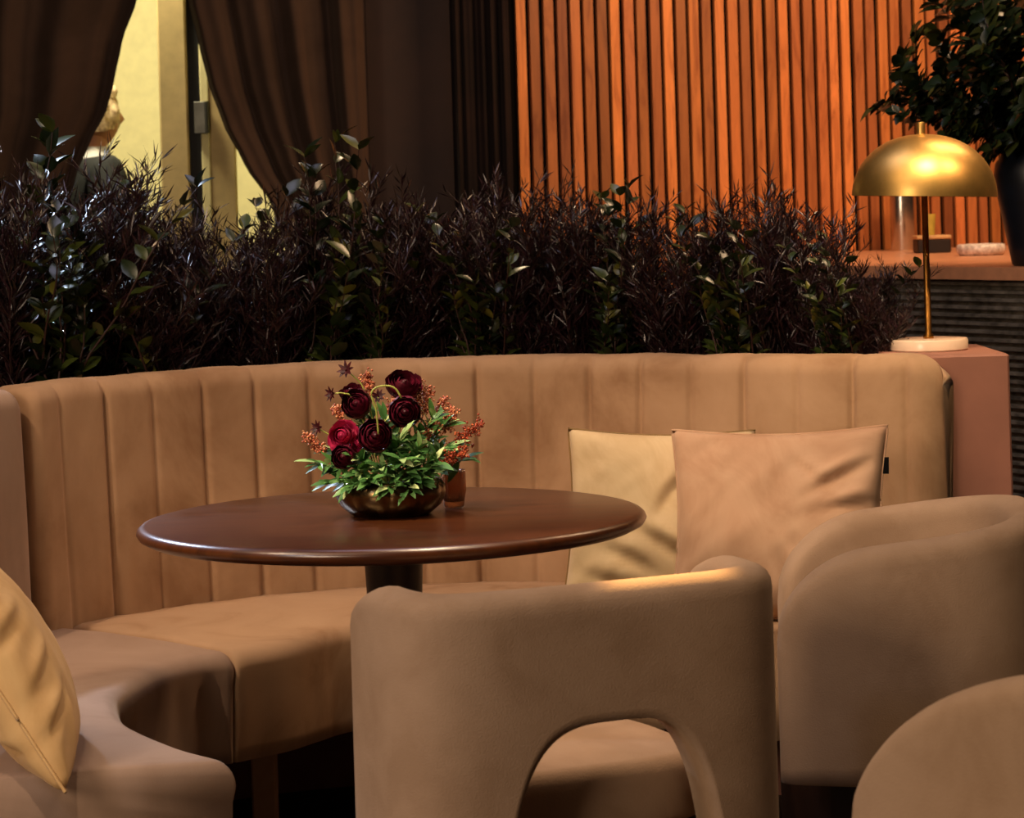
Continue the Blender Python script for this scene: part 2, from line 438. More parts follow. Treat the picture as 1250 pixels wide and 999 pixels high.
# counter top slab as polygon
def prism(mb, poly, z0, z1, color=None):
    n = len(poly)
    mb.add([(p[0], p[1], z0) for p in poly]+[(p[0], p[1], z1) for p in poly],
           [tuple(range(n))[::-1], tuple(range(n, 2*n))]+[(i, (i+1) % n, n+(i+1) % n, n+i) for i in range(n)], color)
m = MB(); prism(m, [A2, B2, B2w, A2w], CH-.032, CH); recalc(m.build('counter_top', M['counter_top'], ct, smooth=False))
nrm = Vector((cd.y, -cd.x, 0)); 
if nrm.y > 0: nrm = -nrm
m = MB(); prof = []
z = 0.0; pt = .0205
while z < CH-.04:
    prof += [(0.0, z), (.012, z+.003), (.012, z+pt*.52), (0, z+pt*.62)]; z += pt
rows = []
for P in (A2, B2):
    rows.append([(P.x-nrm.x*.03+nrm.x*o, P.y-nrm.y*.03+nrm.y*o, zz) for o, zz in prof])
m.grid(rows)
body = [A2-nrm*.031, B2-nrm*.031, B2w, A2w]
prism(m, body, 0, CH-.033)
m.build('ribbed_front', M['counter_rib'], ct, smooth=False)

# vase
vc = at_h(1267, 324, CH)
sz = F/vc.y
vs = empty('vase', (vc.x, vc.y, CH)); tag(vs, 'tall navy black vase holding leafy branches on the bar counter', 'vase')
m = MB()
R0 = 50/sz
vp = [(0, 0), (.55*R0, 0), (.62*R0, .004), (.70*R0, .05), (.86*R0, .14), (.97*R0, .20), (1.0*R0, .235), (.96*R0, .262), (.78*R0, .290), (.60*R0, .303), (.52*R0, .318), (.55*R0, .335), (.50*R0, .336), (.46*R0, .318), (.52*R0, .30), (.8*R0, .25), (.5*R0, .02), (0, .02)]
m.lathe(vp, (vc.x, vc.y, CH), 48); m.build('vase_body', M['vase'], vs)

def cyl_at(name, x0, x1, ybot, htop, mat, label, cat, h0=CH, prof=None, parts=None):
    c = at_h((x0+x1)/2, ybot, h0); s = F/c.y; r = (x1-x0)/2/s
    return c, r
c, r = cyl_at('c', 1088, 1118, 306, 0, None, '', '')
m = MB(); m.lathe([(0, 0), (r*.96, 0), (r, .004), (r, .235), (r*.96, .24), (0, .24)], c, 40)
o = m.build('canister', M['silver']); sharp(o); tag(o, 'tall shiny silver cylinder canister on the bar counter behind the brass lamp', 'canister')
# low dark box with lid
c = at_h(1141, 309, CH); s = F/c.y; w = 20.5/s; hb = 17/s
bx = empty('box', (c.x, c.y+.05, CH)); tag(bx, 'small dark brown box with pale lid on the bar counter', 'box')
m = MB(); m.box((c.x-w, c.y+.0, CH), (c.x+w, c.y+.1, CH+hb), b=.004); m.build('box_body', M['box_dark'], bx, smooth=False)
m = MB(); m.box((c.x-w-.002, c.y-.002, CH+hb), (c.x+w+.002, c.y+.102, CH+hb+.012), b=.003); m.build('lid', M['box_lid'], bx, smooth=False)
zl = CH+hb+.012
m = MB(); r0 = 7.5/s; hc_ = 26/s
m.lathe([(0, 0), (r0*.72, 0), (r0*.78, .003), (r0*1.02, hc_), (r0*.92, hc_), (r0*.7, .006), (0, .006)], (c.x-.006, c.y+.045, zl), 32)
o = m.build('cup', M['cup']); sharp(o, 50); tag(o, 'small yellow tapered cup standing on the dark lidded box', 'cup')
c = at_h(1200, 312, CH); s = F/c.y; rr = 30/s
m = MB(); hd_ = 14/s
m.lathe([(0, 0), (rr*.86, 0), (rr*.97, hd_*.25), (rr, hd_*.6), (rr*.96, hd_*.95), (rr*.88, hd_), (rr*.80, hd_*.85), (rr*.76, hd_*.4), (0, hd_*.3)], (c.x, c.y+rr*.4, CH), 48)
o = m.build('dish', M['ceramic']); tag(o, 'round low speckled white ceramic dish on the bar counter beside the navy vase', 'dish')

# ------------------------------------------------------------------ plants
def frame_from(d):
    d = d.normalized(); a = d.cross(Vector((0, 0, 1)))
    if a.length < .05: a = d.cross(Vector((1, 0, 0)))
    a.normalize(); return d, a, d.cross(a)
def narrow_leaf(mb, p, d, ln, w, rg):
    d, a, b = frame_from(d)
    th = rg.uniform(0, PI); s = a*math.cos(th)+b*math.sin(th)
    bend = (a*rg.uniform(-.3, .3)+b*rg.uniform(-.3, .3)+Vector((0, 0, rg.uniform(-.1, .25))))*ln
    m1 = p+d*ln*.5+bend*.35; t = p+d*ln+bend
    mb.add([p, m1-s*w, t, m1+s*w], [(0, 1, 2), (0, 2, 3)])
def broad_leaf(mb, p, d, ln, w, rg, up=None, fold=.25, droop=.25):
    d, a, b = frame_from(d)
    n = (up or Vector((rg.uniform(-.6, .6), rg.uniform(-.9, .3), 1))).normalized()
    s = d.cross(n)
    if s.length < .1: s = a
    s.normalize(); n = s.cross(d).normalized()
    rows = []
    for t, ww in ((0, .06), (.22, .72), (.48, 1), (.75, .68), (.92, .26), (1, .0)):
        c = p+d*(ln*t)-n*(droop*ln*t*t)
        rows.append((c-s*w*ww+n*fold*w*ww, c, c+s*w*ww+n*fold*w*ww))
    mb.add([q for r in rows for q in r], [f for i in range(len(rows)-1) for f in ((3*i, 3*i+1, 3*i+4, 3*i+3), (3*i+1, 3*i+2, 3*i+5, 3*i+4))])

def rdir(rg, spread, upz=1.0):
    a = rg.uniform(0, 2*PI); s = spread*math.sqrt(rg.random())
    return Vector((s*math.cos(a), s*math.sin(a), upz)).normalized()
def purple_shrub(seed, h=.48, n=32, spread=.62):
    rg = random.Random(seed); fol, st = MB(), MB()
    for i in range(n):
        d = rdir(rg, spread); L = h*rg.uniform(.55, 1.05)
        p = Vector((rg.uniform(-.06, .06), rg.uniform(-.05, .05), 0)); path = [p.copy()]
        side = Vector((rg.uniform(-1, 1), rg.uniform(-1, 1), rg.uniform(-.3, .2)))*.25
        K = 9
        for k in range(K):
            d = (d+side*.12+Vector((rg.uniform(-.1, .1), rg.uniform(-.1, .1), .02))).normalized()
            p = p+d*(L/K); path.append(p.copy())
        st.tube(path, [.0028*(1-.75*k/K) for k in range(K+1)], 4, cap=False)
        for k in range(1, K+1):
            q = path[k]; t = (path[k]-path[k-1]).normalized()
            for _ in range(5):
                dd = (t*rg.uniform(.5, 1.1)+rdir(rg, 1.4, .35)*.9).normalized()
                narrow_leaf(fol, q-t*rg.uniform(0, L/K), dd, rg.uniform(.03, .062), rg.uniform(.0017, .0031), rg)
            for _ in range(2 if k < K else 1):
                td = (t*.8+rdir(rg, 1.3, .3)).normalized(); tl = rg.uniform(.05, .13)*(1.1-.4*k/K)
                tp = [q, q+td*tl*.5, q+td*tl+Vector((0, 0, .01))]
                st.tube(tp, [.0014, .001, .0006], 3, cap=False)
                for j in range(11):
                    u = (j+1)/11
                    dd = (td*rg.uniform(.5, 1.0)+rdir(rg, 1.3, .3)*.7).normalized()
                    narrow_leaf(fol, q+td*tl*u, dd, rg.uniform(.026, .05), rg.uniform(.0014, .0025), rg)
    return fol, st
def green_shrub(seed, h=.50, n=13, leaf=.056, spread=.5, per=12):
    rg = random.Random(seed); fol, st = MB(), MB()
    for i in range(n):
        d = rdir(rg, spread); L = h*rg.uniform(.5, 1.1)
        p = Vector((rg.uniform(-.05, .05), rg.uniform(-.05, .05), 0)); path = [p.copy()]; K = per
        side = Vector((rg.uniform(-1, 1), rg.uniform(-1, 1), 0))*.3
        for k in range(K):
            d = (d+side*.1+Vector((rg.uniform(-.16, .16), rg.uniform(-.16, .16), .02))).normalized()
            p = p+d*(L/K); path.append(p.copy())
        st.tube(path, [.003*(1-.7*k/K) for k in range(K+1)], 5, cap=False)
        for k in range(1, K+1):
            t = (path[k]-path[k-1]).normalized()
            for _ in range(2 if k < K else 3):
                dd = (t*.7+rdir(rg, 1.3, .25)).normalized(); ln = leaf*rg.uniform(.6, 1.15)
                broad_leaf(fol, path[k], dd, ln, ln*.25, rg)
    return fol, st
def plant(name, fol, st, leafmat, stemmat):
    r = empty(name); fol.build('foliage', leafmat, r, world=False); st.build('stem', stemmat, r, world=False); return r

# ------------------------------------------------------------------ banquette
BACK = [(-.93, 5.06), (-.87, 5.17), (-.79, 5.26), (-.69, 5.355), (-.52, 5.465), (-.35, 5.525), (-.1, 5.55), (.09, 5.52), (.29, 5.42), (.45, 5.34), (.61, 5.26), (.75, 5.185), (.835, 5.145)]
LEFTB = [(-.935, 5.045), (-1.0, 4.92), (-1.06, 4.72), (-1.09, 4.45), (-1.09, 4.15), (-1.04, 3.85), (-.99, 3.66)]
CEN = Vector((-.2, 4.45, 0))
def v3(ps): return [Vector((p[0], p[1], 0)) for p in ps]
def normals(path):
    out = []
    for i in range(len(path)):
        t = path[min(i+1, len(path)-1)]-path[max(i-1, 0)]; n = Vector((-t.y, t.x, 0)).normalized()
        if n.dot(path[i]-CEN) < 0: n = -n
        out.append(n)
    return out
ZT, ZS = .945, .46
def backrest(pts, parent, mat, thick=.15, r0=.03, r1=.07, chan=.118, phase=0, z0=.36, groove=.0095, seed=1, zt=ZT):
    N = 760; path, L = spline(v3(pts), N); nn = normals(path); rows = []
    for i, (p, n) in enumerate(zip(path, nn)):
        s = L*i/(N-1); e = 0; et = 0
        for dd, rr in ((s, r0), (L-s, r1)):
            if dd < rr: e += (rr-math.sqrt(max(0, rr*rr-(rr-dd)**2)))*.85; et += (rr-math.sqrt(max(0, rr*rr-(rr-dd)**2)))*.8
        e = min(e, thick*.46)
        kk = math.floor((s+phase)/chan+.5); q = abs((s+phase)/chan-kk)*chan; jit = .85+.35*math.sin(kk*2.7+seed)
        g = groove*jit*math.exp(-(q/.0075)**2)+.002*math.exp(-(q/.025)**2)
        row = []
        zz = zt-et+.004*noise.noise(Vector((s*9, seed, 0)))-.12*g
        r = .042
        def wr(z): return .0035*noise.noise(Vector((s*14, z*3, seed*3.1)))+.0018*noise.noise(Vector((s*40, z*9, seed)))
        for k in range(26):
            z = z0+(zz-r-z0)*k/25
            row.append(p+n*(e+g+.045*(z-z0)+wr(z)*math.sin(PI*min(1, (k+1)/18)))+Vector((0, 0, z)))
        f0 = .045*(zz-r-z0)+e
        for k in range(1, 8):
            a = PI/2*k/7
            row.append(p+n*(f0+r-r*math.cos(a)+g*(1-k/9))+Vector((0, 0, zz-r+r*math.sin(a)*.95)))
        bk = thick-e
        for k in range(0, 7):
            a = PI/2*(1-k/6)
            row.append(p+n*(bk-r+r*math.cos(a))+Vector((0, 0, zz-r+r*math.sin(a)*.95)))
        row.append(p+n*bk+Vector((0, 0, z0)))
        rows.append(row)
    mb = MB(); mb.grid(rows, closed_v=True, cap=True)
    return recalc(mb.build('backrest', mat, parent))
def seat(bp, ip, parent, mat, zt=ZS, zb=.25, seed=1, r=.035):
    N = 160; P, _ = spline(v3(bp), N); Q, _ = spline(v3(ip), N); rows = []
    for i in range(N):
        p, q = P[i], Q[i]; d = (p-q); w = d.length; d.normalize(); row = []
        ed = min(i, N-1-i)/(N-1)*2.0
        eend = .006*math.exp(-(ed/.012)**2)
        row.append(p+d*.02+Vector((0, 0, zb)))
        for k in range(14):
            t = k/13; c = p+d*.02+(q+d*r-p-d*.02)*t
            row.append(c+Vector((0, 0, zt-eend+.004*math.sin(PI*t)+.0025*noise.noise(Vector((c.x*8, c.y*8, seed))))))
        for k in range(1, 8):
            a = PI/2*k/7
            row.append(q+d*(r-r*math.sin(a)+eend*.4)+Vector((0, 0, zt-eend-r+r*math.cos(a))))
        for k in range(1, 7):
            z = zt-r-(zt-r-zb)*k/6
            wv = .004*noise.noise(Vector((q.x*20, q.y*20, z*4)))
            row.append(q+d*(eend*.4+.012*(zt-z)/(zt-zb)+wv)+Vector((0, 0, z)))
        rows.append(row)
    mb = MB(); mb.grid(rows, closed_v=True, cap=True)
    return recalc(mb.build('seat', mat, parent))
def leg(x, y, parent, h=.25, w=.024, mat=None):
    mb = MB(); mb.box((x-w, y-w, 0), (x+w, y+w, h), b=.004); mb.build('leg', mat or M['dark_wood'], parent, smooth=False)

mainb = empty('banquette_sofa', (-.1, 5.3, 0)); tag(mainb, 'curved tan velvet banquette with channel-stitched back behind the round table', 'sofa', 'curved banquette modules')
backrest(BACK, mainb, M['velvet'], phase=.03, seed=2, r1=.075)
SB = [(-.885, 5.13), (-.79, 5.255), (-.69, 5.35), (-.52, 5.46), (-.35, 5.52), (-.1, 5.545), (.09, 5.515), (.29, 5.415), (.45, 5.335), (.61, 5.255), (.74, 5.18)]
SI = [(-.535, 4.79), (-.44, 4.885), (-.335, 5.045), (-.2, 5.09), (-.05, 5.09), (.1, 5.06), (.25, 4.98), (.36, 4.89), (.43, 4.80)]
seat(SB, SI, mainb, M['velvet_seat'], seed=1)
leg(-.515, 5.03, mainb, mat=M['velvet_seat']); leg(.36, 5.0, mainb); leg(-.74, 5.22, mainb); leg(.6, 5.2, mainb)
leftb = empty('banquette_sofa', (-.8, 4.4, 0)); tag(leftb, 'greyish brown velvet banquette section with a concave dark front, holding the gold cushion', 'sofa', 'curved banquette modules')
backrest(LEFTB, leftb, M['velvet_grey'], phase=.05, seed=6, chan=.2, groove=.004, r0=.05, r1=.04, zt=.945)
LB = [(-.892, 5.11), (-.95, 5.03), (-1.005, 4.92), (-1.065, 4.72), (-1.095, 4.45), (-1.095, 4.15), (-1.05, 3.88), (-1.03, 3.69)]
LI = [(-.540, 4.785), (-.60, 4.745), (-.655, 4.63), (-.684, 4.45), (-.684, 4.34), (-.635, 4.155), (-.525, 3.96), (-.435, 3.85)]
seat(LB, LI, leftb, M['velvet_grey'], seed=4)
leg(-.55, 3.86, leftb); leg(-1.0, 3.75, leftb); leg(-.72, 4.7, leftb); leg(-1.04, 4.5, leftb)

# planter behind the banquette
full, FL = spline(v3([(-1.09, 4.3), (-1.09, 4.5), (-1.06, 4.72), (-1.0, 4.92), (-.935, 5.045)]+BACK[1:]), 200)
fn = normals(full)
ia, ib = 12, 182
plr = empty('planter', (-.2, 5.8, 0)); tag(plr, 'long curved terracotta-painted planter box behind the banquette', 'planter')
m = MB(); rows = []
for p, n in list(zip(full, fn))[ia:ib]:
    rows.append([p+n*o+Vector((0, 0, z)) for o, z in ((.165, 0), (.165, .925), (.185, .925), (.185, .80), (.50, .80), (.50, .925), (.52, .925), (.52, 0))])
m.grid(rows, closed_v=True)
for q, sg in ((ia, 1), (ib-1, -1)):
    p, n = full[q], fn[q]; t = (full[q+sg]-p).normalized()*.02
    cs = [p+n*.165-t, p+n*.52-t, p+n*.52+t*.05, p+n*.165+t*.05]
    m.add([c+Vector((0, 0, z)) for z in (0, .925) for c in cs], [(0,1,2,3),(4,5,6,7),(0,1,5,4),(1,2,6,5),(2,3,7,6),(3,0,4,7)])
recalc(m.build('planter_box', M['terracotta'], plr, smooth=False))
m = MB(); m.grid([[p+n*o+Vector((0, 0, .86+.01*noise.noise((p+n*o)*12))) for o in (.186, .26, .34, .42, .499)] for p, n in list(zip(full, fn))[ia+1:ib-1]])
m.build('soil', M['soil'], plr)

# plinth at the end
pc = at_h(1232, 432, .938)
m = MB(); m.box((.765, pc.y, 0), (pc.x, pc.y+.36, .938), b=.004)
plinth = m.build('plinth', M['terracotta'], smooth=False); tag(plinth, 'terracotta-painted plinth at the end of the banquette carrying the brass lamp', 'plinth')

# hedge
protosP = [purple_shrub(s) for s in (11, 12, 13)]
protosG = [green_shrub(s) for s in (21, 22)]
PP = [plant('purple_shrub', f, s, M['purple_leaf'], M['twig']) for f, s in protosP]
GP = [plant('green_shrub', f, s, M['green_leaf'], M['twig']) for f, s in protosG]
usedP = [False]*3; usedG = [False]*2
def along(x, off):
    """the spot on the planter's line, off metres behind the seat front, that stands at photo survey column x"""
    best = None
    for q, n in zip(full, fn):
        p = q+n*off; a = abs(p.x/p.y-_uv(x, 480)[0]/F)
        if best is None or a < best[0]: best = (a, p)
    return best[1]
labP = ['purple feathery shrub standing in front of the gathered drape next to the person',
        'purple feathery shrub just below the blond person in the doorway',
        'purple feathery shrub silhouetted against the cream hall wall and door jamb',
        'purple feathery shrub in front of the door hinge and edge of the open door',
        'purple feathery shrub in front of the drape swept aside from the doorway',
        'purple feathery shrub in front of the orange-lit edge of the drape',
        'purple feathery shrub in front of the plain brown wall',
        'purple feathery shrub directly behind the flower bowl, before the near-black drape',
        'purple feathery shrub in front of the first slats beside the near-black drape',
        'purple feathery shrub above the cream cushion, before the slatted wall',
        'purple feathery shrub before the middle of the slatted wall',
        'purple feathery shrub straight above the tan cushion, before the slatted wall',
        'purple feathery shrub beside the brass lamp at the end of the planter',
        'low purple shrub spilling behind the brass lamp stem']
posP = [(15, .33), (108, .36), (188, .31), (262, .36), (335, .31), (415, .36), (492, .31), (575, .36), (652, .31), (735, .36), (815, .31), (900, .36), (985, .33), (1068, .30)]
PZ = .86
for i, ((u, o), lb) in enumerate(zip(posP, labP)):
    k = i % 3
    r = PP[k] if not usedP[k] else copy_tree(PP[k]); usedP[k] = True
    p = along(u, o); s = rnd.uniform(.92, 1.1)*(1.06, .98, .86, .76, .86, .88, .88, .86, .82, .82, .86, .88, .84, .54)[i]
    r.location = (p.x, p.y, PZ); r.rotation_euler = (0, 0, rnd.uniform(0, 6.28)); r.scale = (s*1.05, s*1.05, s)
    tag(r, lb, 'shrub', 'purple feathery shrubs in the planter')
labG = ['green broad-leaved shrub with bluish glints before the gathered drape',
        'green broad-leaved shrub with one leaf held up against the cream hall wall',
        'green broad-leaved shrub whose tall shoot rises before the swept-aside drape',
        'green broad-leaved shrub in front of the near-black drape, behind the flower bowl',
        'green broad-leaved shrub with yellowish leaves above the cream cushion',
        'green broad-leaved shrub before the slatted wall, above the tan cushion',
        'green broad-leaved shrub low at the front of the planter under the plain brown wall',
        'green broad-leaved shrub nearest the brass lamp',
         'low green shrub at the back of the planter under the first pale slats',
         'low green shrub at the back of the planter straight above the cream cushion',
         'low green shrub at the back of the planter under the black gap of the door',
         'low green shrub at the back of the planter under the swept-aside drape']
posG = [(52, .27, 1.1), (178, .27, .98), (385, .26, 1.05), (592, .26, .84), (742, .25, .82), (905, .26, .80), (470, .25, .74), (1030, .26, .66), (665, .40, .6), (775, .40, .6), (235, .42, .6), (330, .42, .6)]
for i, ((u, o, s), lb) in enumerate(zip(posG, labG)):
    k = i % 2
    r = GP[k] if not usedG[k] else copy_tree(GP[k]); usedG[k] = True
    p = along(u, o); r.location = (p.x, p.y, PZ); r.rotation_euler = (0, 0, rnd.uniform(0, 6.28)); r.scale = (s, s, s)
    tag(r, lb, 'shrub', 'green broad-leaved shrubs in the planter')

# vase branches
def leafy_branch(seed, L=.40, leaf=.05):
    rg = random.Random(seed); fol, st = MB(), MB()
    def br(p, d, L, K, rad, lvl):
        path = [p.copy()]; q = p.copy()
        for k in range(K):
            d = (d+Vector((rg.uniform(-.14, .14), rg.uniform(-.14, .14), -.015))).normalized(); q = q+d*(L/K); path.append(q.copy())
        st.tube(path, [rad*(1-.7*k/K) for k in range(K+1)], 5, cap=False)
        for k in range(1 if lvl else 3, K+1):
            t = (path[k]-path[k-1]).normalized()
            for _ in range(4):
                dd = (t*.5+rdir(rg, 1.5, .2)).normalized(); ln = leaf*rg.uniform(.6, 1.1)
                broad_leaf(fol, path[k], dd, ln, ln*.32, rg, droop=.2)
            if lvl == 0 and rg.random() < .75:
                br(path[k], (t*.5+rdir(rg, 1.2, .25)).normalized(), L*rg.uniform(.22, .38), 6, rad*.5, 1)
    br(Vector((0, 0, -.10)), Vector((0, 0, 1)), L, 12, .004, 0)
    return fol, st
LBp = [plant('leafy_branch', *leafy_branch(s), M['vase_leaf'], M['twig']) for s in (31, 32, 33)]
used = [False]*3
zneck = CH+.335
spec = [(-.75, 1.1, .3), (-.45, 1.2, 1.4), (-.95, .95, 2.2), (-.15, 1.2, 3.1), (.2, 1.1, 4.0), (.5, 1.0, 5.0), (-.6, .85, 5.6), (-.3, .95, .9), (-1.1, .8, 3.6), (-.68, 1.2, 4.4), (-.5, 1.0, 2.9), (-.85, 1.12, 5.2), (-.2, .8, 2.0), (-1.3, .7, 1.1), (-.7, .7, .2), (-.55, 1.25, 3.9), (-1.0, 1.05, .8)]
for i, (tl, s, rz) in enumerate(spec):
    k = i % 3; r = LBp[k] if not used[k] else copy_tree(LBp[k]); used[k] = True
    r.location = (vc.x, vc.y, zneck-.0)
    r.rotation_euler = (Matrix.Rotation(tl, 3, 'Y') @ Matrix.Rotation((i % 3-1)*.3, 3, 'X') @ Matrix.Rotation(rz, 3, 'Z')).to_euler()
    r.scale = (s, s, s)
    tag(r, 'dark green leafy branch arching out of the navy vase on the bar counter', 'branch', 'leafy branches in the navy vase')

# ------------------------------------------------------------------ lamp
lc = at_h(1134, 427.5, .938); sl = F/lc.y
lp = empty('table_lamp', (lc.x, lc.y, .938)); tag(lp, 'brass dome table lamp with round pale marble base on the terracotta plinth', 'lamp')
m = MB(); rb = 47.5/sl
m.lathe([(0, 0), (rb*.97, 0), (rb, .003), (rb, .021), (rb*.975, .0245), (0, .0245)], (0, 0, 0), 64); sharp(m.build('base', M['marble'], lp, world=False))
hs = 189/sl; R_s = 88/sl; hd2 = 76/sl
m = MB(); m.lathe([(0, .0245), (.011, .0245), (.012, .03), (.007, .036), (.0066, hs+hd2-.01), (0, hs+hd2-.01)], (0, 0, 0), 20); m.build('pole', M['brass_dark'], lp, world=False)
m = MB(); m.tube([(0, 0, hs*.62), (.0, -.013, hs*.62)], [.003, .003], 8); m.lathe([(0, 0), (.004, .002), (.004, .006), (0, .008)], (0, -.014, hs*.62-.004), 10); m.build('switch', M['brass_dark'], lp, world=False)
m = MB(); pr = []
for k in range(25):
    a = PI/2*k/24; pr.append((R_s*math.cos(a)**.92 if a < PI/2 else 0, hd2*math.sin(a)))
pr2 = [(r*.985, z*.985) for r, z in pr][::-1]
m.lathe(pr+pr2+[pr[0]], (0, 0, 0), 72)
shade = m.build('lamp_shade', M['brass'], lp, world=False); shade.location = (0, 0, hs-.002); shade.rotation_euler = (0, math.radians(2.2), 0); recalc(shade)
m = MB(); m.lathe([(0, 0), (.009, 0), (.009, .028), (.0085, .029), (0, .029)], (0, 0, 0), 20); f = m.build('finial', M['brass'], lp, world=False); f.location = (-.003, 0, hs+hd2-.006); sharp(f)

# ------------------------------------------------------------------ table
TZ = .745; TC = Vector((-.222, 4.44, 0)); TR = .437
tb = empty('round_table', (TC.x, TC.y, 0)); tag(tb, 'round dark walnut pedestal table with a flower bowl on it', 'table')
m = MB()
m.lathe([(0, TZ), (TR*.6, TZ), (TR-.016, TZ), (TR-.008, TZ-.002), (TR-.002, TZ-.007), (TR, TZ-.013), (TR-.004, TZ-.020), (TR-.018, TZ-.027), (TR-.06, TZ-.034), (TR-.16, TZ-.038), (0, TZ-.038)], (0, 0, 0), 128)
m.build('tabletop', M['walnut'], tb, world=False)
m = MB(); m.lathe([(0, .03), (.034, .03), (.036, .2), (.041, .45), (.052, TZ-.039), (0, TZ-.039)], (0, 0, 0), 48); sharp(m.build('column', M['dark_wood'], tb, world=False))
m = MB(); m.lathe([(0, 0), (.235, 0), (.24, .006), (.235, .018), (.10, .032), (.05, .04), (0, .04)], (0, 0, 0), 64); m.build('base', M['dark_wood'], tb, world=False)

# ------------------------------------------------------------------ bowl of flowers
bc = at_h(478, 628, TZ); sb = F/bc.y
bw = empty('bowl', (bc.x, bc.y, TZ)); tag(bw, 'low lobed bronze bowl full of flowers on the round table', 'bowl')
m = MB()
def lobes(a, z): return 1+.045*abs(math.cos(5*a))**.6*math.sin(min(1, max(0, z/.06))*PI*.85)-.02
Rb = 66/sb
m.lathe([(0, 0), (.70*Rb, 0), (.76*Rb, .003), (.92*Rb, .017), (1.0*Rb, .034), (1.0*Rb, .048), (.93*Rb, .060), (.89*Rb, .062), (.86*Rb, .058), (.92*Rb, .045), (.85*Rb, .02), (0, .012)], (0, 0, 0), 100, lobes)
m.build('bowl_body', M['bowl_metal'], bw, world=False)
m = MB(); m.lathe([(0, .050), (.5*Rb, .052), (.86*Rb, .047)], (0, 0, 0), 30); m.build('moss', M['soil'], bw, world=False)
# ribbed amber votive beside the bowl
vcx = at_d(554, 600, bc.y+.075)
vt = MB(); rv = 15/sb
vt.lathe([(0, 0), (rv*.72, 0), (rv*.8, .003), (rv*.86, .015), (rv*1.0, .03), (rv*1.0, .062), (rv*.95, .066), (rv*.9, .062), (rv*.9, .03), (rv*.74, .012), (0, .010)], (vcx.x, vcx.y, TZ), 120, lambda a, z: 1+.03*math.cos(24*a))
o = vt.build('votive_glass', M['amber']); tag(o, 'small ribbed amber glass votive beside the flower bowl', 'glass')

def bloom_mesh(seed, R=1.0, open_=.0):
    rg = random.Random(seed); mb = MB()
    for ly in range(6):
        r = R*(.30+.14*ly); n = 3+ly
        tilt = -.15+.11*ly+open_*ly*.06
        for k in range(n):
            a0 = 2*PI*k/n+ly*.7+rg.uniform(-.1, .1); span = 2*PI/n*.85
            rows = []
            zl = rg.uniform(.85, 1.05)
            for i in range(7):
                lat = -1.25+(1.25+.95-.12*ly-open_*.1*ly)*zl*i/6
                row = []
                for j in range(7):
                    q = j/6-.5; a = a0+span*2.5*q*(.45+.55*math.sin(PI*min(1, (i+1)/6.5)))
                    w = 1+.03*math.cos(q*9)+.008*rg.uniform(-1, 1)+open_*.12*(i/6)**2*ly/3
                    cl = math.cos(lat)
                    row.append((r*w*cl*math.cos(a), r*w*cl*math.sin(a), r*w*math.sin(lat)*.92-.06*R*(2*q)**2))
                rows.append(row)
            mb.grid(rows)
    mb.lathe([(0, -.1*R), (.2*R, 0), (.16*R, .2*R), (0, .26*R)], (0, 0, 0), 12)
    return mb
blooms = {'d': bloom_mesh(1), 'e': bloom_mesh(2, open_=.5), 'm': bloom_mesh(3, open_=1.2)}
def flower(x, y, dd, rpx, kind, mat, label, look=(0, -1, .35), bend=None):
    c = at_d(x, y, bc.y+dd); R = 1.08*rpx/sb
    base = Vector((bc.x+(c.x-bc.x)*.35, bc.y+(c.y-bc.y)*.35, TZ+.05))
    root = empty('ranunculus_flower', base); tag(root, label, 'flower', 'ranunculus flowers in the bowl')
    o = blooms[kind].build('bloom', mat, root, world=False)
    o.location = c-base; o.scale = (R, R, R)
    o.rotation_euler = Vector(look).normalized().to_track_quat('Z', 'Y').to_euler()
    back = c-Vector(look).normalized()*R*.85
    pts = [base, base.lerp(back, .5)+Vector(bend or (0, 0, .01)), back]
    sp, _ = spline(pts, 12)
    s = MB(); s.tube(sp, .0016, 6); s.build('stem', M['stem_green'], root)
    return root
FD = M['petal_dark']; FM = M['petal_magenta']
flower(493, 468, .02, 19.5, 'e', FD, 'dark burgundy ranunculus, the topmost large bloom in the bowl', (.2, -.7, .7), (.0, 0, .01))
flower(494, 503, -.03, 18.5, 'd', FD, 'dark burgundy ranunculus under the topmost bloom, drooping on a curved stem', (.1, -1, .0), (.0, 0, .03))
flower(435, 493, -.01, 17.5, 'd', FD, 'dark burgundy ranunculus with pink-tipped petals beside the curved green stems', (-.2, -.9, .3))
flower(428, 477, .04, 13, 'e', FD, 'small dark ranunculus peeking out behind the pink-tipped bloom', (-.3, -.4, .8))
flower(458, 532, -.06, 19.5, 'd', FD, 'round glossy burgundy ranunculus low at the front of the bowl', (.15, -1, .25))
flower(417, 532, -.045, 17, 'm', FM, 'open magenta ranunculus, brightest bloom in the bowl', (-.35, -1, .3))
flower(419, 558, -.06, 14, 'd', FD, 'small burgundy ranunculus just under the magenta bloom', (-.2, -1, .1))
flower(438, 541, -.05, 9, 'm', FM, 'small pink bud squeezed between the magenta and the round burgundy bloom', (.1, -1, .2))

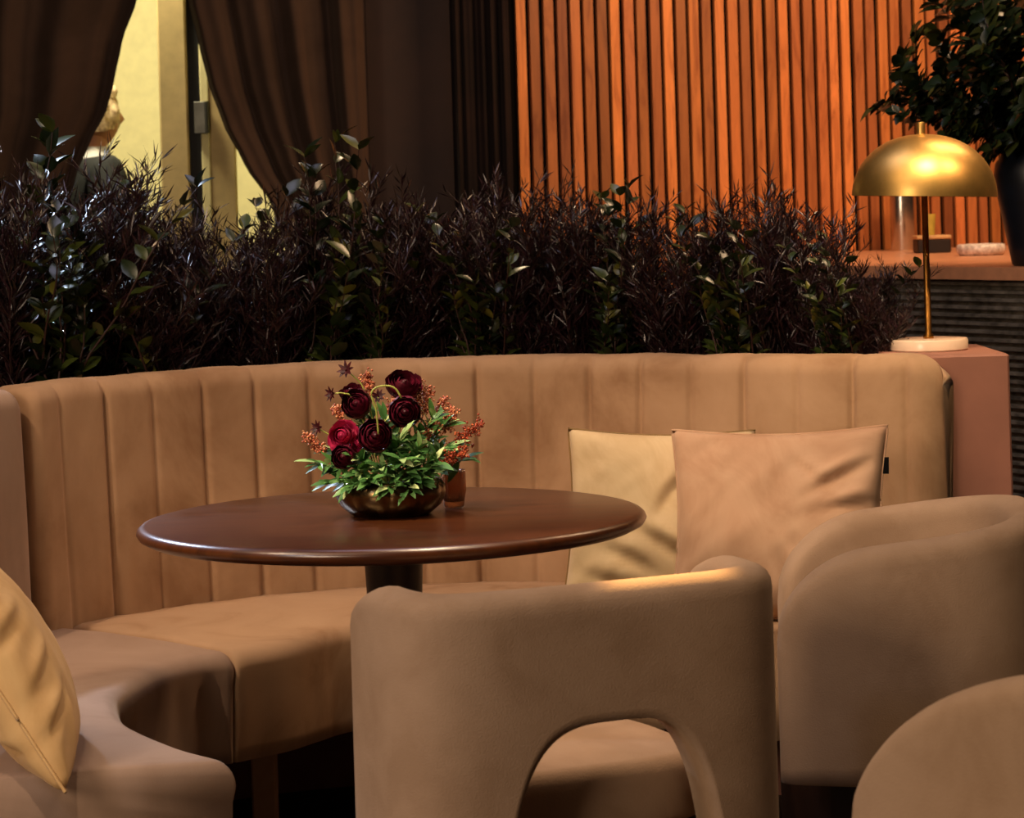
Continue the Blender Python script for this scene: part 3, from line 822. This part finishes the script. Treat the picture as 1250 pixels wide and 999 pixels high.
def star(x, y, dd, rpx, label, look, via):
    c = at_d(x, y, bc.y+dd); R = rpx/sb
    base = Vector((bc.x-.01, bc.y, TZ+.055)); rg = random.Random(int(x))
    root = empty('star_flower', base); tag(root, label, 'flower', 'dark star-shaped flowers in the bowl')
    m = MB()
    for ring, n in ((1.0, 8), (.7, 6)):
        for k in range(n):
            a = 2*PI*k/n+rg.uniform(-.15, .15)+ring
            d = Vector((math.cos(a), math.sin(a), .25+.4*(1-ring)))
            broad_leaf(m, Vector((0, 0, 0)), d, R*ring, R*.17, rg, up=Vector((0, 0, 1)), fold=.3, droop=-.1)
    m.lathe([(0, -.02*R*8), (.15*R, 0), (.1*R, .15*R), (0, .2*R)], (0, 0, 0), 10)
    o = m.build('bloom', M['petal_black'], root, world=False); o.location = c-base
    o.rotation_euler = Vector(look).normalized().to_track_quat('Z', 'Y').to_euler()
    s = MB(); sp, _ = spline([base, at_d(via[0], via[1], bc.y+dd*.6), c], 14); s.tube(sp, .0014, 6); s.build('stem', M['stem_green'], root)
star(423, 452, .0, 13, 'dark star-shaped flower reaching highest on a curved pale stem', (-.4, -.8, .4), (447, 482))
star(405, 481, -.01, 11, 'dark star-shaped flower held out sideways beside the pink-tipped ranunculus', (-.7, -.7, .1), (432, 489))
star(388, 523, -.01, 11, 'dark star-shaped flower just above the pale green leaf tips and coral sprig', (-.6, -.8, .2), (415, 540))
star(462, 484, .03, 10, 'dark star-shaped flower half hidden between the upper ranunculus blooms', (0, -.9, .4), (460, 505))
# thin curved bare stems arching in the middle
def bare(pts, dd, label):
    sp, _ = spline([at_d(x, y, bc.y+dd) for x, y in pts], 24); m = MB(); m.tube(sp, .0017, 7)
    o = m.build('flower_stem', M['stem_green']); tag(o, label, 'stem')
bare([(462, 530), (459, 500), (453, 482), (458, 474), (470, 471), (482, 474), (490, 486)], -.075, 'pale green bare stem arching over between the dark blooms of the bowl')

def spray(x, y, dd, rpx, mat, label, seed, aim=None):
    """cluster of tiny berries on fine branching twigs"""
    rg = random.Random(seed); c = at_d(x, y, bc.y+dd); R = rpx/sb
    base = Vector((bc.x+(c.x-bc.x)*.4, bc.y+(c.y-bc.y)*.4, TZ+.05))
    root = empty('berry_sprig', base); tag(root, label, 'sprig', 'coral berry sprigs in the bowl')
    ax = (c-base).normalized(); b0 = c-ax*R*1.0
    t, be = MB(), MB()
    t.tube([base, base.lerp(b0, .5), b0, c+ax*R*.7], [.0016, .0014, .0012, .0008], 5)
    for k in range(34):
        q = b0+ax*R*1.7*rg.random(); d = (ax*.6+Vector((rg.uniform(-1, 1), rg.uniform(-1, 1), rg.uniform(-.6, 1)))).normalized(); l = R*rg.uniform(.35, .8)
        e = q+d*l; t.tube([q, q.lerp(e, .5)+Vector((0, 0, .002)), e], [.0007]*3, 3, cap=False)
        for j in range(5):
            p = q+d*l*(.4+.6*j/4)+Vector((rg.uniform(-1, 1), rg.uniform(-1, 1), rg.uniform(-1, 1)))*.0045
            r = rg.uniform(.0017, .0030)
            be.add([p+Vector(s)*r for s in ((1,0,0),(-1,0,0),(0,1,0),(0,-1,0),(0,0,1),(0,0,-1))], [(0,2,4),(2,1,4),(1,3,4),(3,0,4),(2,0,5),(1,2,5),(3,1,5),(0,3,5)])
    t.build('stem', mat, root); be.build('berries', mat, root)
spray(571, 533, .02, 26, M['berry_rust'], 'coral sprig reaching out farthest over the table beside the amber votive', 1)
spray(549, 562, -.02, 22, M['berry_rust'], 'dense rust-coloured sprig hanging over the bowl rim near the amber votive', 2)
spray(521, 487, .04, 20, M['berry'], 'pale coral sprig beside the topmost ranunculus', 3)
spray(535, 505, .05, 20, M['berry'], 'pale coral sprig behind the bright green leaves on the votive side', 4)
spray(478, 500, .05, 22, M['berry'], 'coral sprig filling the middle between the upper dark blooms', 5)
spray(480, 525, .03, 18, M['berry'], 'coral sprig in the centre behind the round burgundy bloom', 6)
spray(386, 543, -.01, 15, M['berry'], 'coral sprig poking out beneath the lowest star flower', 7)
spray(416, 512, .03, 18, M['berry'], 'yellowish coral sprig above the magenta bloom', 8)
spray(505, 500, .03, 22, M['berry'], 'coral sprig just behind the drooping dark bloom', 10)
spray(548, 515, .03, 20, M['berry'], 'coral sprig between the pale coral and the farthest-reaching sprig', 11)
spray(450, 470, .05, 14, M['berry'], 'small coral sprig by the topmost curved stem', 12)
spray(517, 535, .0, 18, M['berry'], 'short coral sprig among the dark leaves under the drooping bloom', 9)

def sprig(x, y, dd, n, leaf, label, seed, up=(0, -.5, 1), spread=1.0):
    rg = random.Random(seed); c = at_d(x, y, bc.y+dd)
    base = Vector((bc.x+(c.x-bc.x)*.3, bc.y+(c.y-bc.y)*.3, TZ+.05))
    root = empty('leaf_sprig', base); tag(root, label, 'leaf sprig', 'green leaf sprigs in the bowl')
    ax = (c-base); 
    ax = ax.normalized() if ax.length > .01 else Vector((0, -1, 0))
    f, s = MB(), MB()
    s.tube([base, base.lerp(c, .5)+Vector((0, 0, .008)), c], [.0016, .0013, .001], 5)
    for k in range(n):
        q = base.lerp(c, .35+.65*k/max(1, n-1)); q.z += .008*math.sin(PI*(.35+.65*k/max(1, n-1)))
        d = (ax*.8+Vector((rg.uniform(-1, 1), rg.uniform(-1.1, .5), rg.uniform(-.6, .6)))*spread).normalized()
        ln = leaf*rg.uniform(.75, 1.15)
        broad_leaf(f, q, d, ln, ln*.17, rg, up=Vector(up)+Vector((rg.uniform(-.5, .5), 0, 0)), fold=.2, droop=.25)
    s.build('stem', M['stem_green'], root); f.build('leaves', M['fresh_leaf'], root)
LS = [(388, 566, -.03, 12, 'pale green sprig reaching out over the table beside the small burgundy bloom'),
      (402, 590, -.05, 10, 'green sprig drooping over the bowl rim under the small burgundy bloom'),
      (425, 597, -.075, 11, 'green sprig spilling over the front rim of the bowl under the magenta bloom'),
      (450, 588, -.085, 12, 'green sprig on the front of the bowl under the round burgundy bloom'),
      (475, 597, -.09, 12, 'green sprig hanging over the middle of the bowl front'),
      (492, 560, -.075, 12, 'bright green sprig in front of the bowl centre under the drooping bloom'),
      (516, 588, -.075, 12, 'green sprig low at the bowl front beside the rust-coloured sprig'),
      (534, 565, -.06, 11, 'pale-edged green sprig between bowl centre and rust-coloured sprig'),
      (528, 508, .0, 12, 'bright yellow-green sprig standing up behind the drooping bloom'),
      (542, 520, .03, 12, 'bright green sprig leaning toward the amber votive'),
      (570, 560, .04, 10, 'dark green sprig behind the rust-coloured sprig'),
      (478, 550, -.03, 12, 'dark green sprig in the heart of the bouquet'),
      (505, 535, -.02, 12, 'dark green sprig under the drooping bloom'),
      (445, 515, .01, 12, 'pale green sprig behind the magenta bloom'),
      (405, 550, .0, 10, 'green sprig behind the magenta and small burgundy blooms'),
      (470, 512, .0, 8, 'yellow-green sprig between the two large drooping blooms'),
      (500, 596, -.08, 10, 'green sprig hanging low over the bowl front on the votive side'),
      (438, 560, -.05, 12, 'green sprig between the small burgundy and the round burgundy bloom'),
      (512, 548, -.05, 13, 'broad green sprig filling the space before the rust-coloured sprig'),
      (488, 538, -.04, 13, 'green sprig just beside the round burgundy bloom'),
      (548, 545, .0, 12, 'green sprig behind the dense rust-coloured sprig'),
      (455, 505, .02, 10, 'light green sprig under the arching bare stem'),
      (436, 577, -.06, 12, 'green sprig tucked in between the small burgundy bloom and the bowl rim'),
      (466, 572, -.065, 12, 'green sprig tucked in between the round burgundy bloom and the bowl rim'),
      (496, 576, -.065, 12, 'green sprig tucked in over the bowl rim on the votive side'),
      (524, 578, -.05, 12, 'green sprig tucked in between the rust-coloured sprig and the bowl rim')]
for i, (x, y, dd, n, lb) in enumerate(LS):
    sprig(x, y, dd, n+9, .038, lb, 50+i, spread=.95)

# ------------------------------------------------------------------ cushions
def cushion(name, w, h, T, mat, label, seed, loc, rot, wrinkle=.006, pinch=.07, folds=(), group='throw cushions on the banquette'):
    root = empty(name, loc); root.rotation_euler = rot
    tag(root, label, 'cushion', group)
    N = 44; mb = MB(); fr, bk = [], []
    edge = []
    for i in range(N+1):
        v = -1+2*i/N; rf, rb_ = [], []
        for j in range(N+1):
            u = -1+2*j/N
            x = w/2*u*(1-pinch*(1-v*v)**1.2); y = h/2*v*(1-pinch*(1-u*u)**1.2)
            b = max(0, (1-u*u)*(1-v*v)); t = T*(b**.42)
            cr = abs(u*v)
            wv = wrinkle*(noise.noise(Vector((u*2.2+seed, v*2.2, .3)))*1.3+.9*noise.noise(Vector(((u-v)*5+seed, (u+v)*1.5, 1.7)))*(.35+cr))
            for (fx, fy, ang, ln, wd, dep) in folds:
                dx, dy = u-fx, v-fy; a = dx*math.cos(ang)+dy*math.sin(ang); c2 = -dx*math.sin(ang)+dy*math.cos(ang)+.12*a*a
                wv += dep*math.exp(-(a/ln)**2)*(-math.exp(-(c2/wd)**2)+.8*math.exp(-((c2-wd*2)/(wd*1.3))**2))
            k = min(1, b*6)
            rf.append((x, -t-wv*k, y)); rb_.append((x, t*.8+wv*.6*k, y))
        fr.append(rf); bk.append(rb_)
    mb.grid(fr); mb.grid(bk)
    ob = mb.build('cover', mat, root, world=False)
    import bmesh
    bm = bmesh.new(); bm.from_mesh(ob.data); bmesh.ops.remove_doubles(bm, verts=bm.verts, dist=1e-5); bmesh.ops.recalc_face_normals(bm, faces=bm.faces); bm.to_mesh(ob.data); bm.free()
    for p in ob.data.polygons: p.use_smooth = True
    loop = [fr[0][j] for j in range(N)]+[fr[i][N] for i in range(N)]+[fr[N][N-j] for j in range(N)]+[fr[N-i][0] for i in range(N)]
    e = MB(); e.tube(loop+[loop[0]], .0026, 6, cap=False)
    return root, e
R_ = math.radians
def fac(ax, ang): return Matrix.Rotation(ang, 3, ax)
# tan cushion
c1 = at_d(950, 642, 4.98)
rt = (fac('Z', R_(-16)) @ fac('X', R_(-17)) @ fac('Y', R_(-1))).to_euler()
cu, e = cushion('throw_cushion', .425, .385, .080, M['tan_satin'], 'dusty tan velvet cushion with a black tag, overlapping the cream one', 4, c1, rt, .008, .075,
    folds=[(.45, -.55, 2.2, .35, .05, .016), (.2, -.75, 1.9, .35, .05, .012), (.62, .45, .55, .3, .05, .014), (.75, .15, .2, .25, .05, .012), (.35, .5, -.75, .25, .04, .008), (.65, -.2, .9, .25, .05, .01)])
e.build('piping', M['tan_satin'], cu, world=False)
m = MB(); m.box((.186, -.002, .098), (.214, .001, .130)); tg = m.build('tag', M['black_tag'], cu, smooth=False, world=False)
# cream cushion
c2 = at_d(805, 632, 5.13)
rt = (fac('Z', R_(-8)) @ fac('X', R_(-16)) @ fac('Y', R_(1.5))).to_euler()
cu2, e = cushion('throw_cushion', .375, .355, .076, M['cream_satin'], 'cream satin cushion with gold piping, half hidden by the tan one', 9, c2, rt, .006, .07,
    folds=[(-.3, -.55, -.5, .3, .07, .012), (.1, -.4, -.6, .35, .07, .014), (.2, .3, 1.0, .3, .06, .010), (-.5, -.8, -.4, .3, .06, .008)])
e.build('piping', M['gold_piping'], cu2, world=False)
# gold cushion on the near section
c3 = Vector((-.803, 3.90, .618))
rt = (fac('Z', R_(90+10)) @ fac('X', R_(-31)) @ fac('Y', R_(0))).to_euler()
cu3, e = cushion('throw_cushion', .44, .39, .085, M['gold_cushion'], 'pale gold satin cushion leaning on the greyish banquette section, seen edge-on', 14, c3, rt, .006, .05,
    folds=[(-.75, -.55, .3, .3, .05, .012), (-.6, -.2, .3, .3, .05, .010), (-.7, .2, .2, .3, .05, .008), (-.5, -.8, 1.0, .3, .05, .010)])
e.build('piping', M['gold_cushion'], cu3, world=False)

# ------------------------------------------------------------------ chairs
def shell(a, b, n, front, thick, top, bottom, NU=150):
    """plan: superellipse half-barrel open at +y. top(t), bottom(t): heights by t in -1..1 (0 = back centre)"""
    half = []
    K = 400
    pts = []
    for k in range(K+1):
        th = -PI/2+(PI/2)*k/K      # -90deg back centre -> 0deg side
        cx, sy = math.cos(th), math.sin(th)
        pts.append(Vector((a*abs(cx)**(2/n), -b*abs(sy)**(2/n), 0)))
    pts += [Vector((a-.03*(q/20)**2, front*q/20, 0)) for q in range(1, 21)]
    L = [0]
    for i in range(1, len(pts)): L.append(L[-1]+(pts[i]-pts[i-1]).length)
    def P(s):
        s = max(0, min(L[-1], s)); lo, hi = 0, len(L)-1
        while hi-lo > 1:
            md = (lo+hi)//2
            if L[md] <= s: lo = md
            else: hi = md
        t = (s-L[lo])/max(1e-9, L[hi]-L[lo]); return pts[lo].lerp(pts[hi], t)
    tot = L[-1]; rows = []
    for i in range(NU+1):
        t = -1+2*i/NU; s = abs(t)*tot; sg = 1 if t >= 0 else -1
        p = P(s); q = P(s+.004)-P(max(0, s-.004)); nrm = Vector((q.y, -q.x, 0)).normalized()
        p = Vector((p.x*sg, p.y, 0)); nrm = Vector((nrm.x*sg, nrm.y, 0))
        ed = tot-s; e = 0
        rr = thick*.5
        if ed < rr: e = (rr-math.sqrt(max(0, rr*rr-(rr-ed)**2)))*.9
        zt, zb = top(s, tot), bottom(s, tot)
        r = min(thick*.5, .034); row = []
        o0, o1 = e*.9, thick-e*.9       # outer at offset 0, inner at thick (inwards)
        for k in range(12): row.append(p-nrm*o0+Vector((0, 0, zb+(zt-r-zb)*k/11)))
        mid = (o0+o1)/2; hw = (o1-o0)/2
        for k in range(1, 10):
            an = PI*k/10
            row.append(p-nrm*(mid-hw*math.cos(an))+Vector((0, 0, zt-r+r*math.sin(an)**.8)))
        for k in range(12): row.append(p-nrm*o1+Vector((0, 0, zt-r+(zb-zt+r)*k/11)))
        rows.append(row)
    mb = MB(); mb.grid(rows, closed_v=True, cap=True)
    return mb
def cushion_seat(a, b0, b1, n, z0, z1, crown=.012, r=.03):
    mb = MB(); rows = []; K = 72
    def ring(sc, z):
        out = []
        for k in range(K):
            th = 2*PI*k/K; c, s = math.cos(th), math.sin(th)
            b = b1 if s > 0 else b0
            out.append((a*sc*math.copysign(abs(c)**(2/n), c), b*sc*math.copysign(abs(s)**(2/n), s), z))
        return out
    rows.append(ring(.001, z0)); rows.append(ring(.96, z0)); rows.append(ring(1, z0+.012))
    rows.append(ring(1, z1-r))
    for k in range(1, 6):
        an = PI/2*k/5; rows.append(ring(1-(r/a)*(1-math.cos(an)), z1-r+r*math.sin(an)))
    for q in (.7, .4, .2, .001): rows.append(ring((1-r/a)*q, z1+crown*(1-q*q)))
    mb.grid(rows, closed_v=True)
    return mb

# cut-out back chair seen from behind
ch = empty('armchair', (.033, 3.70, 0), math.radians(23)); tag(ch, 'tan upholstered chair seen from behind, with an arched opening in its back', 'chair', 'upholstered chairs around the table')
def top1(s, tot):
    q = max(0, s-.40)/(tot-.40)
    return .756-.06*q**1.6
AW = .176
def bot1(s, tot):
    if s >= AW: return .012
    return .012+.56*(1-(s/AW)**3.4)**(1/3.4)
sh = shell(.294, .225, 4.6, .07, .07, top1, bot1, NU=400).build('backrest', M['linen'], ch, world=False); recalc(sh)
recalc(cushion_seat(.212, .150, .25, 3.2, .40, .495).build('seat', M['linen'], ch, world=False))
m = MB(); m.box((-.19, -.11, .33), (.19, .2, .399), b=.01); m.build('seat_frame', M['dark_wood'], ch, world=False, smooth=False)

# tub chairs
def tub(loc, rz, label, rr=.16, drop=.125):
    c = empty('armchair', loc, rz); tag(c, label, 'chair', 'upholstered chairs around the table')
    def top2(s, tot):
        q = s/tot
        z = .752-.055*max(0, (q-.2)/.8)**1.3
        ed = tot-s
        if ed < rr: z -= drop*(1-math.sqrt(max(0, 1-((rr-ed)/rr)**2)))+.0*(rr-ed)
        return z
    o = recalc(shell(.275, .23, 2.5, .23, .07, top2, lambda s, t: .345, NU=200).build('backrest', M['linen'], c, world=False))
    recalc(cushion_seat(.195, .14, .21, 2.6, .345, .47).build('seat', M['linen'], c, world=False))
    m = MB(); m.lathe([(0, 0), (.20, 0), (.205, .01), (.205, .344), (0, .344)], (0, .02, 0), 48); sharp(m.build('base', M['dark_wood'], c, world=False))
    return c
tub((.645, 4.30, 0), math.radians(84), 'tan tub chair with wraparound arms beside the table, in front of the terracotta plinth')
tub((.71, 3.09, 0), math.radians(40), 'tan tub chair closest to the camera, only its rounded arm showing in the corner', .34, .20)

# ------------------------------------------------------------------ lights
def light(kind, name, loc, target, energy, color, size=.1, spot=None, blend=.6, shape=None, size_y=None):
    d = bpy.data.lights.new(name, kind); d.energy = energy; d.color = color
    if kind == 'SPOT': d.spot_size = math.radians(spot); d.spot_blend = blend; d.shadow_soft_size = size
    elif kind == 'AREA':
        d.size = size
        if size_y: d.shape = 'RECTANGLE'; d.size_y = size_y
    else: d.shadow_soft_size = size
    o = bpy.data.objects.new(name, d); col.objects.link(o); o.location = loc
    o.rotation_euler = (Vector(target)-Vector(loc)).to_track_quat('-Z', 'Y').to_euler()
    return o
WARM = (1, .73, .49); AMB = (1, .60, .32)
light('SPOT', 'key_spot', (-2.1, 3.4, 3.4), (-.25, 4.85, .7), 150, WARM, .035, 32, .7)
light('SPOT', 'flower_spot', (-1.1, 3.5, 3.2), (-.21, 4.42, .80), 120, (1, .80, .56), .03, 13, .8)
light('SPOT', 'cushion_spot', (-.3, 3.0, 3.4), (.55, 5.0, .65), 84, (1, .76, .54), .05, 28, .8)
light('SPOT', 'near_spot', (-.6, 1.5, 3.2), (-.86, 3.85, .6), 70, (1, .76, .52), .06, 16, .9)
light('AREA', 'ceiling_fill', (-1.8, 2.6, 4.2), (.1, 3.8, 0), 20, (1, .72, .46), 2.0)
light('AREA', 'chair_fill', (-2.3, .7, 2.1), (.3, 3.6, .6), 50, (1, .76, .53), 1.0)
light('AREA', 'wall_wash', (2.0, 6.5, 3.5), (.7, 8.5, 1.5), 56, (1, .64, .36), 1.6, size_y=.5)
light('AREA', 'hedge_light', (-.3, 5.5, 3.6), (-.3, 5.8, .9), 7, (.78, .74, 1), 1.2)
light('SPOT', 'cool_spot', (-2.3, 7.0, 2.9), (-1.05, 5.4, 1.15), 380, (.66, .78, 1), .06, 26, 1)
light('SPOT', 'cool_rim', (-1.9, 2.4, 2.4), (-.2, 3.6, .5), 26, (.72, .78, 1), .2, 40, .8)
light('SPOT', 'chair_glint', (.55, 5.9, 3.2), (.20, 3.53, .73), 1300, (1, .58, .2), .02, 3.6, .6)
light('SPOT', 'table_spot', (.15, 4.5, 3.4), (.03, 3.80, .5), 170, (1, .72, .46), .04, 17, .9)
light('SPOT', 'left_down_spot', (-1.5, 4.2, 3.4), (-.88, 4.3, .5), 50, (1, .80, .62), .06, 28, .9)
light('SPOT', 'right_chair_spot', (1.3, .3, 3.0), (.85, 3.9, .55), 56, (1, .74, .48), .25, 22, .9)
light('AREA', 'down_fill', (.7, 3.7, 4.0), (.7, 3.7, 0), 16, (1, .76, .54), .9)
light('SPOT', 'drape_spot', (1.3, 7.85, 1.9), (-.46, 8.12, 1.62), 18, (1, .42, .14), .03, 24, .8)
light('SPOT', 'hedge_back_spot', (-.6, 7.4, 3.3), (-.15, 5.5, .95), 45, (1, .72, .44), .03, 24, .8)
light('AREA', 'hall_light', (-1.5, 8.62, 2.75), (-1.2, 10.2, .9), 38, (1, .87, .58), .25)
light('SPOT', 'lamp_spot', (.85, 4.2, 3.4), (.88, 5.4, 1.15), 170, (1, .74, .42), .16, 20, .8)
light('SPOT', 'lamp_side_spot', (1.9, 4.6, 3.0), (.88, 5.4, 1.2), 60, (1, .62, .36), .14, 14, .8)
w = bpy.data.worlds.new('World'); sc.world = w; w.use_nodes = True
w.node_tree.nodes['Background'].inputs[0].default_value = (1, .7, .5, 1); w.node_tree.nodes['Background'].inputs[1].default_value = .012

# ------------------------------------------------------------------ camera
cam = bpy.data.cameras.new('camera'); co = bpy.data.objects.new('camera', cam); col.objects.link(co)
cam.sensor_width = 36; cam.sensor_fit = 'HORIZONTAL'; cam.lens = F/1250*36
cam.shift_y = -(499.5-PY)/1250; cam.shift_x = 0
co.location = (0, 0, H)
co.rotation_euler = (Matrix.Rotation(PI/2, 3, 'X') @ Matrix.Rotation(0, 3, 'Z')).to_euler()
# roll about the view axis, pivoting at the horizon point of the frame
co.rotation_euler = (Matrix.Rotation(PI/2, 3, 'X') @ Matrix.Rotation(-ROLL, 3, 'Z')).to_euler()
cam.dof.use_dof = True; cam.dof.focus_distance = 4.7; cam.dof.aperture_fstop = 11
cam.clip_end = 60; cam.clip_start = .05
sc.camera = co
sc.view_settings.view_transform = 'Standard'; sc.view_settings.look = 'None'; sc.view_settings.exposure = 0.75
